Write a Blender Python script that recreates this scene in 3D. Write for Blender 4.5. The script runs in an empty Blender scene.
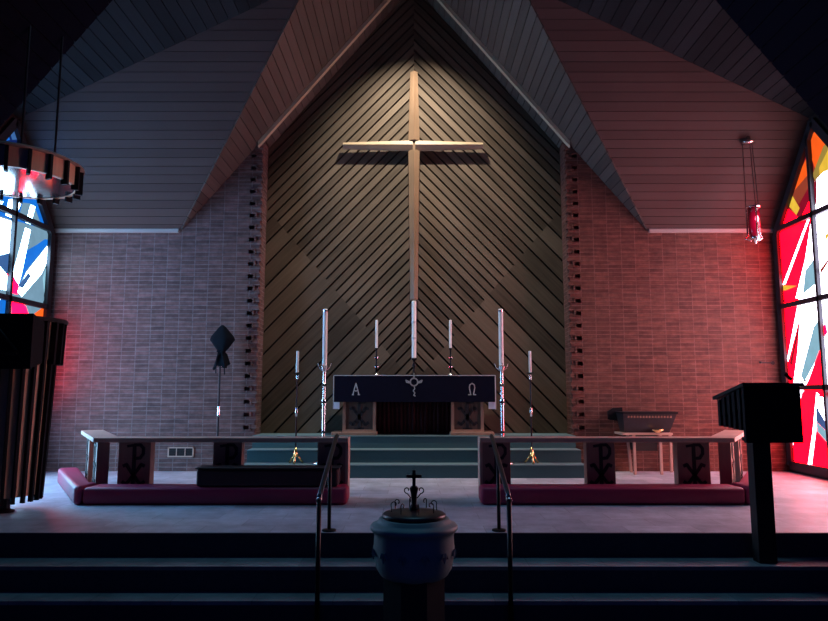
import bpy, bmesh, math, random
from mathutils import Vector, Matrix
random.seed(7)
C = bpy.context.scene.collection
SC = bpy.context.scene
# ---------------------------------------------------------------- camera
CAMZ, F, PITCH = 1.2, 670.0, math.radians(6.85)
cam = bpy.data.cameras.new('camera'); co = bpy.data.objects.new('camera', cam); C.objects.link(co)
cam.sensor_width = 36; cam.lens = 36*F/828; cam.clip_start = .05; cam.clip_end = 100
co.location = (0, 0, CAMZ); co.rotation_euler = (math.pi/2+PITCH, 0, 0); SC.camera = co
# ---------------------------------------------------------------- world, lamps, exposure
w = bpy.data.worlds.new('night_nave'); SC.world = w; w.use_nodes = True
bg = w.node_tree.nodes['Background']; bg.inputs[0].default_value = (.03, .12, 1.0, 1); bg.inputs[1].default_value = .055
GLASS_L, GLASS_R = 15.5, 12.5
SC.view_settings.view_transform = 'Standard'; SC.view_settings.look = 'None'
SC.view_settings.exposure = 0; SC.view_settings.gamma = 1; SC.view_settings.use_curve_mapping = False
sp = bpy.data.lights.new('cross_spotlight', 'SPOT'); so = bpy.data.objects.new('cross_spotlight', sp); C.objects.link(so)
so.location = (0, 9.15, 7.5); sp.energy = 1350; sp.color = (1, .95, .80); sp.spot_size = math.radians(80); sp.spot_blend = 1
sp.shadow_soft_size = .05
so.rotation_euler = (Vector((0, 10.85, 3.9))-Vector(so.location)).to_track_quat('-Z', 'Y').to_euler()

sk = bpy.data.lights.new('nave_skylight', 'AREA'); sk.shape = 'RECTANGLE'; sk.size = 3.0; sk.size_y = .5; sk.energy = 75; sk.color = (.25, .68, 1.0)
ko = bpy.data.objects.new('nave_skylight', sk); C.objects.link(ko); ko.location = (0, 7.0, 8.6)

def at(px, py, Y=None, X=None):
    "point seen at photograph position px, py on the plane Y=const or X=const"
    u, v = px-414, 310.5-py
    d = Vector((u, F*math.cos(PITCH)-v*math.sin(PITCH), v*math.cos(PITCH)+F*math.sin(PITCH)))
    t = Y/d.y if Y is not None else X/d.x
    return Vector((d.x*t, d.y*t, CAMZ+d.z*t))
def hx(px, py, Y): return at(px, py, Y).x
def hz(py, Y, px=414): return at(px, py, Y).z

# ---------------------------------------------------------------- materials
def new_mat(name):
    m = bpy.data.materials.new(name); m.use_nodes = True
    return m, m.node_tree, m.node_tree.nodes['Principled BSDF']
def nd(nt, t, **kw):
    n = nt.nodes.new(t)
    for k, v in kw.items():
        if k in n.inputs.keys(): n.inputs[k].default_value = v
        else: setattr(n, k, v)
    return n
def plain(name, col, rough=.6, metal=0, noise=.25, scale=20, bump=.0, coat=0, spec=.5):
    m, nt, b = new_mat(name)
    tc = nd(nt, 'ShaderNodeTexCoord'); n = nd(nt, 'ShaderNodeTexNoise', Scale=scale, Detail=4)
    nt.links.new(tc.outputs['Object'], n.inputs['Vector'])
    mx = nd(nt, 'ShaderNodeMixRGB'); mx.inputs[1].default_value = (*[c*(1-noise) for c in col], 1)
    mx.inputs[2].default_value = (*[min(1, c*(1+noise)) for c in col], 1)
    nt.links.new(n.outputs[0], mx.inputs[0]); nt.links.new(mx.outputs[0], b.inputs['Base Color'])
    b.inputs['Roughness'].default_value = rough; b.inputs['Metallic'].default_value = metal
    b.inputs['Specular IOR Level'].default_value = spec
    b.inputs['Coat Weight'].default_value = coat
    if bump:
        bp = nd(nt, 'ShaderNodeBump', Strength=bump, Distance=.01); nt.links.new(n.outputs[0], bp.inputs['Height'])
        nt.links.new(bp.outputs[0], b.inputs['Normal'])
    return m
def wood(name, col, rough=.55, direction=(0, 0, 1), var=.3, grain=1.0, island=True, spec=.4):
    "boards: each separate board differs a little; grain stretched along direction"
    m, nt, b = new_mat(name)
    tc = nd(nt, 'ShaderNodeTexCoord')
    d = Vector(direction).normalized()
    mp = nd(nt, 'ShaderNodeMapping'); mp.vector_type = 'POINT'
    q = d.rotation_difference(Vector((0, 0, 1))); mp.inputs['Rotation'].default_value = q.to_euler()
    sc = nd(nt, 'ShaderNodeVectorMath', operation='MULTIPLY'); sc.inputs[1].default_value = (26, 26, 1.1)
    nt.links.new(tc.outputs['Object'], mp.inputs[0]); nt.links.new(mp.outputs[0], sc.inputs[0])
    n = nd(nt, 'ShaderNodeTexNoise', Scale=1.0, Detail=5, Roughness=.6); nt.links.new(sc.outputs[0], n.inputs['Vector'])
    big = nd(nt, 'ShaderNodeTexNoise', Scale=1.3, Detail=2); nt.links.new(tc.outputs['Object'], big.inputs['Vector'])
    geo = nd(nt, 'ShaderNodeNewGeometry')
    a = nd(nt, 'ShaderNodeMath', operation='MULTIPLY_ADD'); nt.links.new(n.outputs[0], a.inputs[0]); a.inputs[1].default_value = grain; a.inputs[2].default_value = -grain*.5
    c = nd(nt, 'ShaderNodeMath', operation='MULTIPLY_ADD'); c.inputs[1].default_value = .9; c.inputs[2].default_value = -.45
    nt.links.new(geo.outputs['Random Per Island'] if island else big.outputs[0], c.inputs[0])
    e = nd(nt, 'ShaderNodeMath', operation='ADD'); nt.links.new(a.outputs[0], e.inputs[0]); nt.links.new(c.outputs[0], e.inputs[1])
    g = nd(nt, 'ShaderNodeMath', operation='MULTIPLY_ADD'); nt.links.new(big.outputs[0], g.inputs[0]); g.inputs[1].default_value = .9; g.inputs[2].default_value = -.45
    h = nd(nt, 'ShaderNodeMath', operation='ADD'); nt.links.new(e.outputs[0], h.inputs[0]); nt.links.new(g.outputs[0], h.inputs[1])
    k = nd(nt, 'ShaderNodeMath', operation='MULTIPLY_ADD', use_clamp=True); nt.links.new(h.outputs[0], k.inputs[0]); k.inputs[1].default_value = .8; k.inputs[2].default_value = .5
    mx = nd(nt, 'ShaderNodeMixRGB'); mx.inputs[1].default_value = (*[x*(1-var) for x in col], 1); mx.inputs[2].default_value = (*[x*(1+var) for x in col], 1)
    nt.links.new(k.outputs[0], mx.inputs[0]); nt.links.new(mx.outputs[0], b.inputs['Base Color'])
    bp = nd(nt, 'ShaderNodeBump', Strength=.25, Distance=.004); nt.links.new(n.outputs[0], bp.inputs['Height']); nt.links.new(bp.outputs[0], b.inputs['Normal'])
    b.inputs['Roughness'].default_value = rough; b.inputs['Specular IOR Level'].default_value = spec
    return m
def brick(name, c1, c2, mortar, bw=.215, bh=.0646, off=0.0, ms=.007):
    m, nt, b = new_mat(name)
    tc = nd(nt, 'ShaderNodeTexCoord'); s = nd(nt, 'ShaderNodeSeparateXYZ'); nt.links.new(tc.outputs['Object'], s.inputs[0])
    cb = nd(nt, 'ShaderNodeCombineXYZ')
    ad = nd(nt, 'ShaderNodeMath', operation='ADD'); nt.links.new(s.outputs[0], ad.inputs[0]); nt.links.new(s.outputs[1], ad.inputs[1])
    nt.links.new(ad.outputs[0], cb.inputs[0]); nt.links.new(s.outputs[2], cb.inputs[1])
    # slight wobble so that courses are not ruled lines
    wn = nd(nt, 'ShaderNodeTexNoise', Scale=3.0, Detail=3); nt.links.new(cb.outputs[0], wn.inputs['Vector'])
    wm = nd(nt, 'ShaderNodeVectorMath', operation='SCALE'); nt.links.new(wn.outputs['Color'], wm.inputs[0]); wm.inputs['Scale'].default_value = .006
    wa = nd(nt, 'ShaderNodeVectorMath', operation='ADD'); nt.links.new(cb.outputs[0], wa.inputs[0]); nt.links.new(wm.outputs[0], wa.inputs[1])
    br = nd(nt, 'ShaderNodeTexBrick'); br.offset = off; br.offset_frequency = 2; br.squash = 1
    br.inputs['Scale'].default_value = 1; br.inputs['Brick Width'].default_value = bw; br.inputs['Row Height'].default_value = bh
    br.inputs['Mortar Size'].default_value = ms; br.inputs['Mortar Smooth'].default_value = .2; br.inputs['Bias'].default_value = 0
    br.inputs['Color1'].default_value = (*c1, 1); br.inputs['Color2'].default_value = (*c2, 1); br.inputs['Mortar'].default_value = (*mortar, 1)
    nt.links.new(wa.outputs[0], br.inputs['Vector'])
    n = nd(nt, 'ShaderNodeTexNoise', Scale=9.0, Detail=5, Roughness=.7); nt.links.new(cb.outputs[0], n.inputs['Vector'])
    st = nd(nt, 'ShaderNodeMapping'); st.inputs['Scale'].default_value = (2.2, 15.5, 1); nt.links.new(cb.outputs[0], st.inputs[0])
    n2 = nd(nt, 'ShaderNodeTexNoise', Scale=1.6, Detail=3, Roughness=.6); nt.links.new(st.outputs[0], n2.inputs['Vector'])
    mu = nd(nt, 'ShaderNodeMath', operation='MULTIPLY'); nt.links.new(n.outputs[0], mu.inputs[0]); nt.links.new(n2.outputs[0], mu.inputs[1])
    rr = nd(nt, 'ShaderNodeMapRange'); rr.inputs[1].default_value = .12; rr.inputs[2].default_value = .4; rr.inputs[3].default_value = .62; rr.inputs[4].default_value = 1.4
    nt.links.new(mu.outputs[0], rr.inputs[0])
    ml = nd(nt, 'ShaderNodeVectorMath', operation='SCALE'); nt.links.new(br.outputs['Color'], ml.inputs[0]); nt.links.new(rr.outputs[0], ml.inputs['Scale'])
    nt.links.new(ml.outputs[0], b.inputs['Base Color'])
    inv = nd(nt, 'ShaderNodeMath', operation='SUBTRACT'); inv.inputs[0].default_value = 1; nt.links.new(br.outputs['Fac'], inv.inputs[1])
    hs = nd(nt, 'ShaderNodeMath', operation='MULTIPLY_ADD'); nt.links.new(mu.outputs[0], hs.inputs[0]); hs.inputs[1].default_value = .8; nt.links.new(inv.outputs[0], hs.inputs[2])
    bp = nd(nt, 'ShaderNodeBump', Strength=.9, Distance=.012); nt.links.new(hs.outputs[0], bp.inputs['Height']); nt.links.new(bp.outputs[0], b.inputs['Normal'])
    b.inputs['Roughness'].default_value = .8; b.inputs['Specular IOR Level'].default_value = .25
    return m
def slate(name, c1, c2, rough=.5, bw=.62, bh=.31, mort=.6):
    m, nt, b = new_mat(name)
    tc = nd(nt, 'ShaderNodeTexCoord')
    br = nd(nt, 'ShaderNodeTexBrick'); br.offset = .5; br.inputs['Scale'].default_value = 1
    br.inputs['Brick Width'].default_value = bw; br.inputs['Row Height'].default_value = bh; br.inputs['Mortar Size'].default_value = .004
    br.inputs['Color1'].default_value = (*c1, 1); br.inputs['Color2'].default_value = (*c2, 1); br.inputs['Mortar'].default_value = (*[x*mort for x in c1], 1)
    nt.links.new(tc.outputs['Object'], br.inputs['Vector'])
    n = nd(nt, 'ShaderNodeTexNoise', Scale=3.5, Detail=6, Roughness=.7); nt.links.new(tc.outputs['Object'], n.inputs['Vector'])
    rr = nd(nt, 'ShaderNodeMapRange'); rr.inputs[1].default_value = .3; rr.inputs[2].default_value = .7; rr.inputs[3].default_value = .7; rr.inputs[4].default_value = 1.25
    nt.links.new(n.outputs[0], rr.inputs[0])
    ml = nd(nt, 'ShaderNodeVectorMath', operation='SCALE'); nt.links.new(br.outputs['Color'], ml.inputs[0]); nt.links.new(rr.outputs[0], ml.inputs['Scale'])
    nt.links.new(ml.outputs[0], b.inputs['Base Color'])
    bp = nd(nt, 'ShaderNodeBump', Strength=.3, Distance=.006); nt.links.new(n.outputs[0], bp.inputs['Height']); nt.links.new(bp.outputs[0], b.inputs['Normal'])
    b.inputs['Roughness'].default_value = rough
    return m
def emit(name, col, strength):
    m, nt, b = new_mat(name)
    b.inputs['Base Color'].default_value = (*[c*.15 for c in col], 1); b.inputs['Roughness'].default_value = .3
    tc = nd(nt, 'ShaderNodeTexCoord'); n = nd(nt, 'ShaderNodeTexNoise', Scale=6, Detail=3); nt.links.new(tc.outputs['Object'], n.inputs['Vector'])
    mx = nd(nt, 'ShaderNodeMixRGB'); mx.inputs[1].default_value = (*[c*.75 for c in col], 1); mx.inputs[2].default_value = (*[c*1.15 for c in col], 1)
    nt.links.new(n.outputs[0], mx.inputs[0]); nt.links.new(mx.outputs[0], b.inputs['Emission Color'])
    b.inputs['Emission Strength'].default_value = strength
    return m
def glass_field(name, stops, strength, scale=1.1):
    "leaded field of irregular coloured panes"
    m, nt, b = new_mat(name)
    tc = nd(nt, 'ShaderNodeTexCoord'); mp = nd(nt, 'ShaderNodeMapping'); mp.inputs['Scale'].default_value = (1, 1.7, .6); mp.inputs['Rotation'].default_value = (.5, 0, 0)
    nt.links.new(tc.outputs['Object'], mp.inputs[0])
    v = nd(nt, 'ShaderNodeTexVoronoi', Scale=scale); nt.links.new(mp.outputs[0], v.inputs['Vector'])
    s = nd(nt, 'ShaderNodeSeparateXYZ'); nt.links.new(v.outputs['Color'], s.inputs[0])
    cr = nd(nt, 'ShaderNodeValToRGB'); cr.color_ramp.interpolation = 'CONSTANT'
    while len(cr.color_ramp.elements) < len(stops): cr.color_ramp.elements.new(.5)
    for e, (p, c) in zip(cr.color_ramp.elements, stops): e.position = p; e.color = (*c, 1)
    nt.links.new(s.outputs[0], cr.inputs[0])
    ve = nd(nt, 'ShaderNodeTexVoronoi', Scale=scale, feature='DISTANCE_TO_EDGE'); nt.links.new(mp.outputs[0], ve.inputs['Vector'])
    gt = nd(nt, 'ShaderNodeMath', operation='GREATER_THAN'); gt.inputs[1].default_value = .012; nt.links.new(ve.outputs['Distance'], gt.inputs[0])
    ml = nd(nt, 'ShaderNodeVectorMath', operation='SCALE'); nt.links.new(cr.outputs[0], ml.inputs[0]); nt.links.new(gt.outputs[0], ml.inputs['Scale'])
    nt.links.new(ml.outputs[0], b.inputs['Emission Color']); b.inputs['Emission Strength'].default_value = strength
    b.inputs['Base Color'].default_value = (.02, .02, .03, 1)
    return m

M = {}
M['brick_left'] = brick('brick_left', (.175, .088, .082), (.105, .056, .054), (.19, .135, .135))
M['brick_right'] = brick('brick_right', (.165, .064, .048), (.10, .040, .032), (.19, .09, .075))  # same brick as left; the redder light on this side is put into the colour
M['slate'] = slate('slate', (.52, .53, .60), (.38, .39, .46), rough=.5)
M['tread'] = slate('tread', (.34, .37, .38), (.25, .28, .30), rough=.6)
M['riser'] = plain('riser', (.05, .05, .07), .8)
M['carpet'] = plain('teal_carpet', (.038, .095, .108), .95, bump=.2, scale=60)
M['nosing'] = plain('nosing', (.12, .2, .22), .6)
M['cladding_left'] = wood('cladding_left', (.108, .077, .056), .7, (1, 0, 1), .5, spec=.1)
M['cladding_right'] = wood('cladding_right', (.108, .077, .056), .7, (-1, 0, 1), .5, spec=.1)
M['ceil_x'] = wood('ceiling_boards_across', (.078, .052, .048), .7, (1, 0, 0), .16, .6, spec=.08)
M['ceil_low'] = wood('ceiling_boards_low', (.018, .022, .025), .8, (0, 1, 0), .3, spec=.05)  # darker teal copy of the boards; the shade up there is in the colour
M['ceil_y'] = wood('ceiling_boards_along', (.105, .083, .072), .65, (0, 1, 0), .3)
M['nave_unlit'] = plain('nave_unlit_boards', (.006, .006, .012), .9, spec=.0)  # plain wood left unlit; its shade is put into this near-black colour
M['dark_gap'] = plain('dark_gap', (.012, .011, .012), .9)
M['fascia'] = wood('fascia_wood', (.62, .52, .36), .5, (1, 0, 1.2), .2, island=False)
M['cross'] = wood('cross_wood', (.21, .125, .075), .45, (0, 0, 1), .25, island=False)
M['cross_h'] = wood('cross_wood_level', (.33, .235, .15), .45, (1, 0, 0), .25, island=False)  # one wood, paler here: lamp light on the crossbar is put into the colour
M['trim'] = wood('eave_trim', (.42, .36, .34), .5, (1, 0, 0), .15, island=False)
M['rail_wood'] = wood('rail_wood', (.52, .33, .26), .5, (1, 0, 0), .25, island=False)
M['rail_post'] = wood('rail_post_wood', (.28, .165, .13), .55, (0, 0, 1), .25, island=False)
M['altar_wood'] = wood('altar_wood', (.085, .05, .038), .55, (0, 0, 1), .3, island=False)
M['altar_trim'] = wood('altar_trim', (.30, .17, .12), .5, (0, 0, 1), .25, island=False)
M['ink'] = plain('dark_relief', (.012, .01, .013), .7)
M['red_vinyl'] = plain('burgundy_vinyl', (.34, .016, .07), .5, noise=.12, scale=3)
M['dark_vinyl'] = plain('dark_burgundy_vinyl', (.03, .004, .012), .7, noise=.12)
M['dark_wood'] = plain('dark_wood', (.022, .015, .015), .6, scale=6, spec=.3)
M['black_wood'] = plain('black_wood', (.007, .006, .009), .7, scale=6, spec=.2)
M['pulpit_panel'] = wood('pulpit_panel', (.62, .34, .20), .5, (0, 0, 1), .3, island=False)
M['navy_cloth'] = plain('navy_cloth', (.004, .004, .014), .95, spec=.1)
M['red_curtain'] = plain('red_curtain', (.025, .007, .010), .9, spec=.1)
M['silver_thread'] = plain('silver_thread', (.62, .60, .62), .4, .3)
M['linen'] = plain('linen', (.75, .78, .85), .9, noise=.05)
M['wax'] = plain('wax', (.86, .84, .84), .4, noise=.04)
M['silver'] = plain('silver', (.8, .78, .78), .22, 1, noise=.1)
M['brass'] = plain('brass', (.85, .58, .25), .22, 1, noise=.1)
M['black_iron'] = plain('black_iron', (.015, .014, .018), .4, .6)
M['steel'] = plain('handrail_steel', (.06, .08, .11), .3, 1, noise=.1)
M['veil'] = plain('veil', (.004, .007, .012), .9, spec=.15)
M['font_stone'] = plain('font_stone', (.20, .30, .30), .55, noise=.2, scale=8, bump=.1)
M['font_base'] = plain('font_base', (.012, .014, .02), .8)
M['cover'] = plain('font_cover_wood', (.03, .025, .03), .35)
M['lacquer'] = plain('lacquer', (.34, .29, .31), .09, .9, noise=.06, scale=3)
M['canopy_top'] = plain('canopy_top', (.30, .2, .15), .6)
M['frame'] = plain('window_frame', (.018, .02, .028), .6)
M['ruby'] = None
m, nt, b = new_mat('ruby_glass'); M['ruby'] = m
b.inputs['Base Color'].default_value = (.07, .002, .006, 1); b.inputs['Roughness'].default_value = .1
tc = nd(nt, 'ShaderNodeTexCoord'); dm = nd(nt, 'ShaderNodeVectorMath', operation='DISTANCE'); nt.links.new(tc.outputs['Generated'], dm.inputs[0]); dm.inputs[1].default_value = (.5, .1, .45)
mr = nd(nt, 'ShaderNodeMapRange'); mr.inputs[1].default_value = .1; mr.inputs[2].default_value = .62; mr.inputs[3].default_value = .8; mr.inputs[4].default_value = .02; nt.links.new(dm.outputs['Value'], mr.inputs[0])
nt.links.new(mr.outputs[0], b.inputs['Emission Strength']); b.inputs['Emission Color'].default_value = (.9, .005, .06, 1)
m, nt, b = new_mat('flame'); M['flame'] = m
b.inputs['Emission Color'].default_value = (1, .08, .16, 1); b.inputs['Emission Strength'].default_value = 6

# ---------------------------------------------------------------- mesh helpers
def link(name, bm, mats, parent=None, smooth=False, bevel=0, loc=None):
    me = bpy.data.meshes.new(name); bmesh.ops.recalc_face_normals(bm, faces=bm.faces[:]); bm.to_mesh(me); bm.free()
    if not isinstance(mats, (list, tuple)): mats = [mats]
    for mm in mats: me.materials.append(mm)
    o = bpy.data.objects.new(name, me); C.objects.link(o)
    if smooth:
        for p in me.polygons: p.use_smooth = True
    if bevel:
        md = o.modifiers.new('bevel', 'BEVEL'); md.width = bevel; md.segments = 3; md.limit_method = 'ANGLE'
    if parent is not None:
        o.parent = parent; o.matrix_parent_inverse = Matrix.Identity(4)
        if parent_loc(parent).length: o.data.transform(Matrix.Translation(-parent_loc(parent)))
    return o
def parent_loc(p):
    v = Vector((0, 0, 0))
    while p is not None: v += p.location; p = p.parent
    return v
def tag(o, label, cat, group=None):
    o['label'] = label; o['category'] = cat
    if group: o['group'] = group
    return o
def thing(name, label, cat, loc=(0, 0, 0), group=None):
    o = bpy.data.objects.new(name, None); C.objects.link(o); o.location = loc; o.empty_display_size = .1
    return tag(o, label, cat, group)
def struct(name, bm, m, **k):
    o = link(name, bm, m, **k)
    if o.parent is None: o['kind'] = 'structure'
    return o
def B(): return bmesh.new()
def box(bm, x0, x1, y0, y1, z0, z1, mi=0):
    vs = [bm.verts.new(p) for p in [(x0,y0,z0),(x1,y0,z0),(x1,y1,z0),(x0,y1,z0),(x0,y0,z1),(x1,y0,z1),(x1,y1,z1),(x0,y1,z1)]]
    for f in [(0,3,2,1),(4,5,6,7),(0,1,5,4),(1,2,6,5),(2,3,7,6),(3,0,4,7)]:
        fc = bm.faces.new([vs[i] for i in f]); fc.material_index = mi
    return vs
def extr(bm, pts, d, mi=0):
    "prism: polygon of 3D points moved by vector d"
    d = Vector(d); a = [bm.verts.new(Vector(p)) for p in pts]; c = [bm.verts.new(Vector(p)+d) for p in pts]; n = len(a)
    fs = [bm.faces.new(a), bm.faces.new(list(reversed(c)))]
    for i in range(n): fs.append(bm.faces.new([a[i], a[(i+1) % n], c[(i+1) % n], c[i]]))
    for f in fs: f.material_index = mi
def lathe(bm, prof, cx=0, cy=0, n=32, mi=0, ring=False):
    rings = []
    for r, z in prof:
        if r < 1e-5: rings.append([bm.verts.new((cx, cy, z))])
        else: rings.append([bm.verts.new((cx+r*math.cos(2*math.pi*i/n), cy+r*math.sin(2*math.pi*i/n), z)) for i in range(n)])
    for a, c in zip(rings, rings[1:]):
        for i in range(n):
            j = (i+1) % n
            if len(a) == 1 and len(c) == 1: continue
            if len(a) == 1: f = bm.faces.new([a[0], c[j], c[i]])
            elif len(c) == 1: f = bm.faces.new([a[i], a[j], c[0]])
            else: f = bm.faces.new([a[i], a[j], c[j], c[i]])
            f.material_index = mi
    if ring:
        a, c = rings[-1], rings[0]
        for i in range(n): bm.faces.new([a[i], a[(i+1) % n], c[(i+1) % n], c[i]])
        return
    for rg in (rings[0], rings[-1]):
        if len(rg) > 1: f = bm.faces.new(rg); f.material_index = mi
def tube(bm, pts, r, n=8, mi=0):
    pts = [Vector(p) for p in pts]; rs = r if isinstance(r, (list, tuple)) else [r]*len(pts); rings = []
    for i, p in enumerate(pts):
        t = (pts[min(i+1, len(pts)-1)]-pts[max(i-1, 0)]).normalized()
        a = t.orthogonal().normalized() if i == 0 else (pa - t*pa.dot(t)).normalized()
        pa = a; c = t.cross(a)
        rings.append([bm.verts.new(p+(a*math.cos(2*math.pi*k/n)+c*math.sin(2*math.pi*k/n))*rs[i]) for k in range(n)])
    for a, c in zip(rings, rings[1:]):
        for k in range(n): f = bm.faces.new([a[k], a[(k+1) % n], c[(k+1) % n], c[k]]); f.material_index = mi
    bm.faces.new(rings[0]); bm.faces.new(rings[-1])
def clip(poly, a, c):
    "keep the part of a 2D polygon where a.p <= c"
    out = []
    for i in range(len(poly)):
        p, q = poly[i], poly[(i+1) % len(poly)]
        dp, dq = a[0]*p[0]+a[1]*p[1]-c, a[0]*q[0]+a[1]*q[1]-c
        if dp <= 0: out.append(p)
        if (dp < 0 < dq) or (dq < 0 < dp):
            t = dp/(dp-dq); out.append((p[0]+(q[0]-p[0])*t, p[1]+(q[1]-p[1])*t))
    res = []
    for p in out:
        if not res or (abs(p[0]-res[-1][0])+abs(p[1]-res[-1][1])) > 1e-5: res.append(p)
    if len(res) > 1 and abs(res[0][0]-res[-1][0])+abs(res[0][1]-res[-1][1]) < 1e-5: res.pop()
    return res
def boards(bm, poly, along, up, s, gap, t, back=.03, joints=None, split=None):
    "planks laid over a planar polygon; up = side the planks stand out on; index 0 planks, 1 backing"
    poly = [Vector(p) for p in poly]; O = poly[0]
    n = (poly[1]-O).cross(poly[2]-O).normalized()
    if n.dot(Vector(up)) < 0: n = -n
    v = (Vector(along)-n*Vector(along).dot(n)).normalized(); u = v.cross(n)
    p2 = [((p-O).dot(u), (p-O).dot(v)) for p in poly]
    u0 = min(p[0] for p in p2); u1 = max(p[0] for p in p2); v0 = min(p[1] for p in p2); v1 = max(p[1] for p in p2)
    def put(q):
        if len(q) >= 3: extr(bm, [O+u*a+v*b_ for a, b_ in q], n*t, 0)
    k = 0; x = u0
    while x < u1:
        st = clip(clip(p2, (1, 0), x+s-gap/2), (-1, 0), -(x+gap/2))
        if len(st) >= 3:
            if split:
                (sa, sc) = split(O, u, v)
                lo = clip(st, sa, sc); hi = clip(st, (-sa[0], -sa[1]), -sc)
                put(lo)
                if len(hi) >= 3: put(clip(hi, (1, 0), x+s/2-gap/2)); put(clip(hi, (-1, 0), -(x+s/2+gap/2)))
            elif joints:
                y = v0-random.random()*joints
                while y < v1:
                    L = joints*(.6+.8*random.random())
                    q = clip(clip(st, (0, 1), y+L-.002), (0, -1), -y); put(q); y += L
            else: put(st)
        x += s
    extr(bm, poly, -n*back, 1)

# ================================================================ STRUCTURE
EAVE, YB, YW, XS = 3.70, 10.30, 10.76, 5.65
def zb(x): return 8.12-1.2*abs(x)            # chancel gable
def za(y): return EAVE+1.25*(YB-y)            # side slopes over the corners
def zc(x): return 6.9-.32*abs(x)
ARCHY = 7.3
def zn(x): return 10.26-1.29*abs(x)
XI = 2.42
# chancel floor and steps
bm = B(); box(bm, -6.2, 6.2, 5.9, 10.9, -.8, 0, 0); struct('floor', bm, M['slate'])
R = .197
bm = B()
for k, (y0, y1) in enumerate([(5.59, 5.9), (5.36, 5.59)]):
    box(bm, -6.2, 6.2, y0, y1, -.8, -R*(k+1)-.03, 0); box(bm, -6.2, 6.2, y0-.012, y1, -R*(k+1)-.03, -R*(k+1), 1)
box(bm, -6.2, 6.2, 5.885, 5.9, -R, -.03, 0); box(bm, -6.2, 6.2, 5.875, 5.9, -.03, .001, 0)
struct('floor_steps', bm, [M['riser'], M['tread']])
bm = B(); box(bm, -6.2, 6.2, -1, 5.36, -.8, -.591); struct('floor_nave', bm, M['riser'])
# altar platform, three carpeted steps
bm = B()
for k, y in enumerate([9.5, 9.8, 10.1]):
    z = .18*(k+1); box(bm, -XI+.02, XI-.02, y, YW, z-.18, z-.012, 0); box(bm, -XI+.02, XI-.02, y-.012, YW, z-.012, z, 1)
struct('floor_altar_platform', bm, [M['carpet'], M['nosing']])
# brick walls flanking the niche
for s, nm, mt in ((-1, 'wall_back_left', 'brick_left'), (1, 'wall_back_right', 'brick_right')):
    xe = (8.12-EAVE)/1.2
    pts = [(s*XS, YB, -.1), (s*XI, YB, -.1), (s*XI, YB, zb(XI)), (s*xe, YB, EAVE), (s*XS, YB, EAVE)]
    bm = B()
    extr(bm, [(s*XS, YB, -.1), (s*2.59, YB, -.1), (s*2.59, YB, zb(2.59)), (s*xe, YB, EAVE), (s*XS, YB, EAVE)], (0, .9, 0))
    extr(bm, [(s*2.50, YB, -.1), (s*XI, YB, -.1), (s*XI, YB, zb(XI)), (s*2.50, YB, zb(2.50))], (0, .9, 0))
    extr(bm, [(s*2.59, YB+.09, -.1), (s*2.50, YB+.09, -.1), (s*2.50, YB+.09, zb(2.50)), (s*2.59, YB+.09, zb(2.59))], (0, .8, 0))
    box(bm, s*2.59, s*2.50, YB, YB+.1, -.1, .62)
    # recesses up the niche edge; ticks added to imitate their lit sides
    z = .62
    while z < 5.02:
        if z < zb(2.6)-.06 or z < 4.9:
            box(bm, s*2.592, s*2.498, YB, YB+.09, z+.062, z+.1938)
            box(bm, s*2.502, s*2.478, YB-.022, YB+.01, z-.01, z+.075)
            box(bm, s*2.60, s*2.51, YB-.02, YB+.01, z+.062, z+.078)
        z += .1938
    box(bm, s*2.592, s*2.498, YB, YB+.09, z, zb(2.59)-.01) if z < zb(2.59)-.03 else None
    # toothed arris of half bricks
    z = .05; k = 0
    while z < zb(XI)-.05:
        if k % 2: box(bm, s*(XI+.055), s*(XI-.022), YB-.012, YB+.10, z, z+.055)
        k += 1; z += .0646
    struct(nm, bm, M[mt])
    bm = B(); box(bm, s*XS, s*(xe+.0), YB-.05, YB+.005, EAVE-.035, EAVE+.02); struct('trim_eave', bm, M['trim'])
# wooden chevron wall in the niche
bm = B()
def spl(O, u, v):
    # boundary below which boards are not halved: line through two points of the wall
    p, q = Vector((-2.45, YW, 4.21)), Vector((-1.275, YW, 2.825)); d = (q-p).normalized(); nn = Vector((d.z, 0, -d.x))
    if nn.z > 0: nn = nn
    else: nn = -nn
    a = (nn.dot(u), nn.dot(v)); return a, nn.dot(p-O)
boards(bm, [(-2.5, YW, .4), (0, YW, .4), (0, YW, 8.3), (-2.5, YW, 5.3)], (1, 0, 1.05), (0, -1, 0),   .25, .028, .038, split=spl)
struct('wall_niche_left', bm, [M['cladding_left'], M['dark_gap']])
bm = B()
def spr(O, u, v):
    p, q = Vector((2.45, YW, 4.21)), Vector((1.275, YW, 2.825)); d = (q-p).normalized(); nn = Vector((d.z, 0, -d.x))
    if nn.z < 0: nn = -nn
    return (nn.dot(u), nn.dot(v)), nn.dot(p-O)
boards(bm, [(2.5, YW, .4), (0, YW, .4), (0, YW, 8.3), (2.5, YW, 5.3)], (-1, 0, 1.05), (0, -1, 0),   .25, .028, .038, split=spr)
struct('wall_niche_right', bm, [M['cladding_right'], M['dark_gap']])
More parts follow.
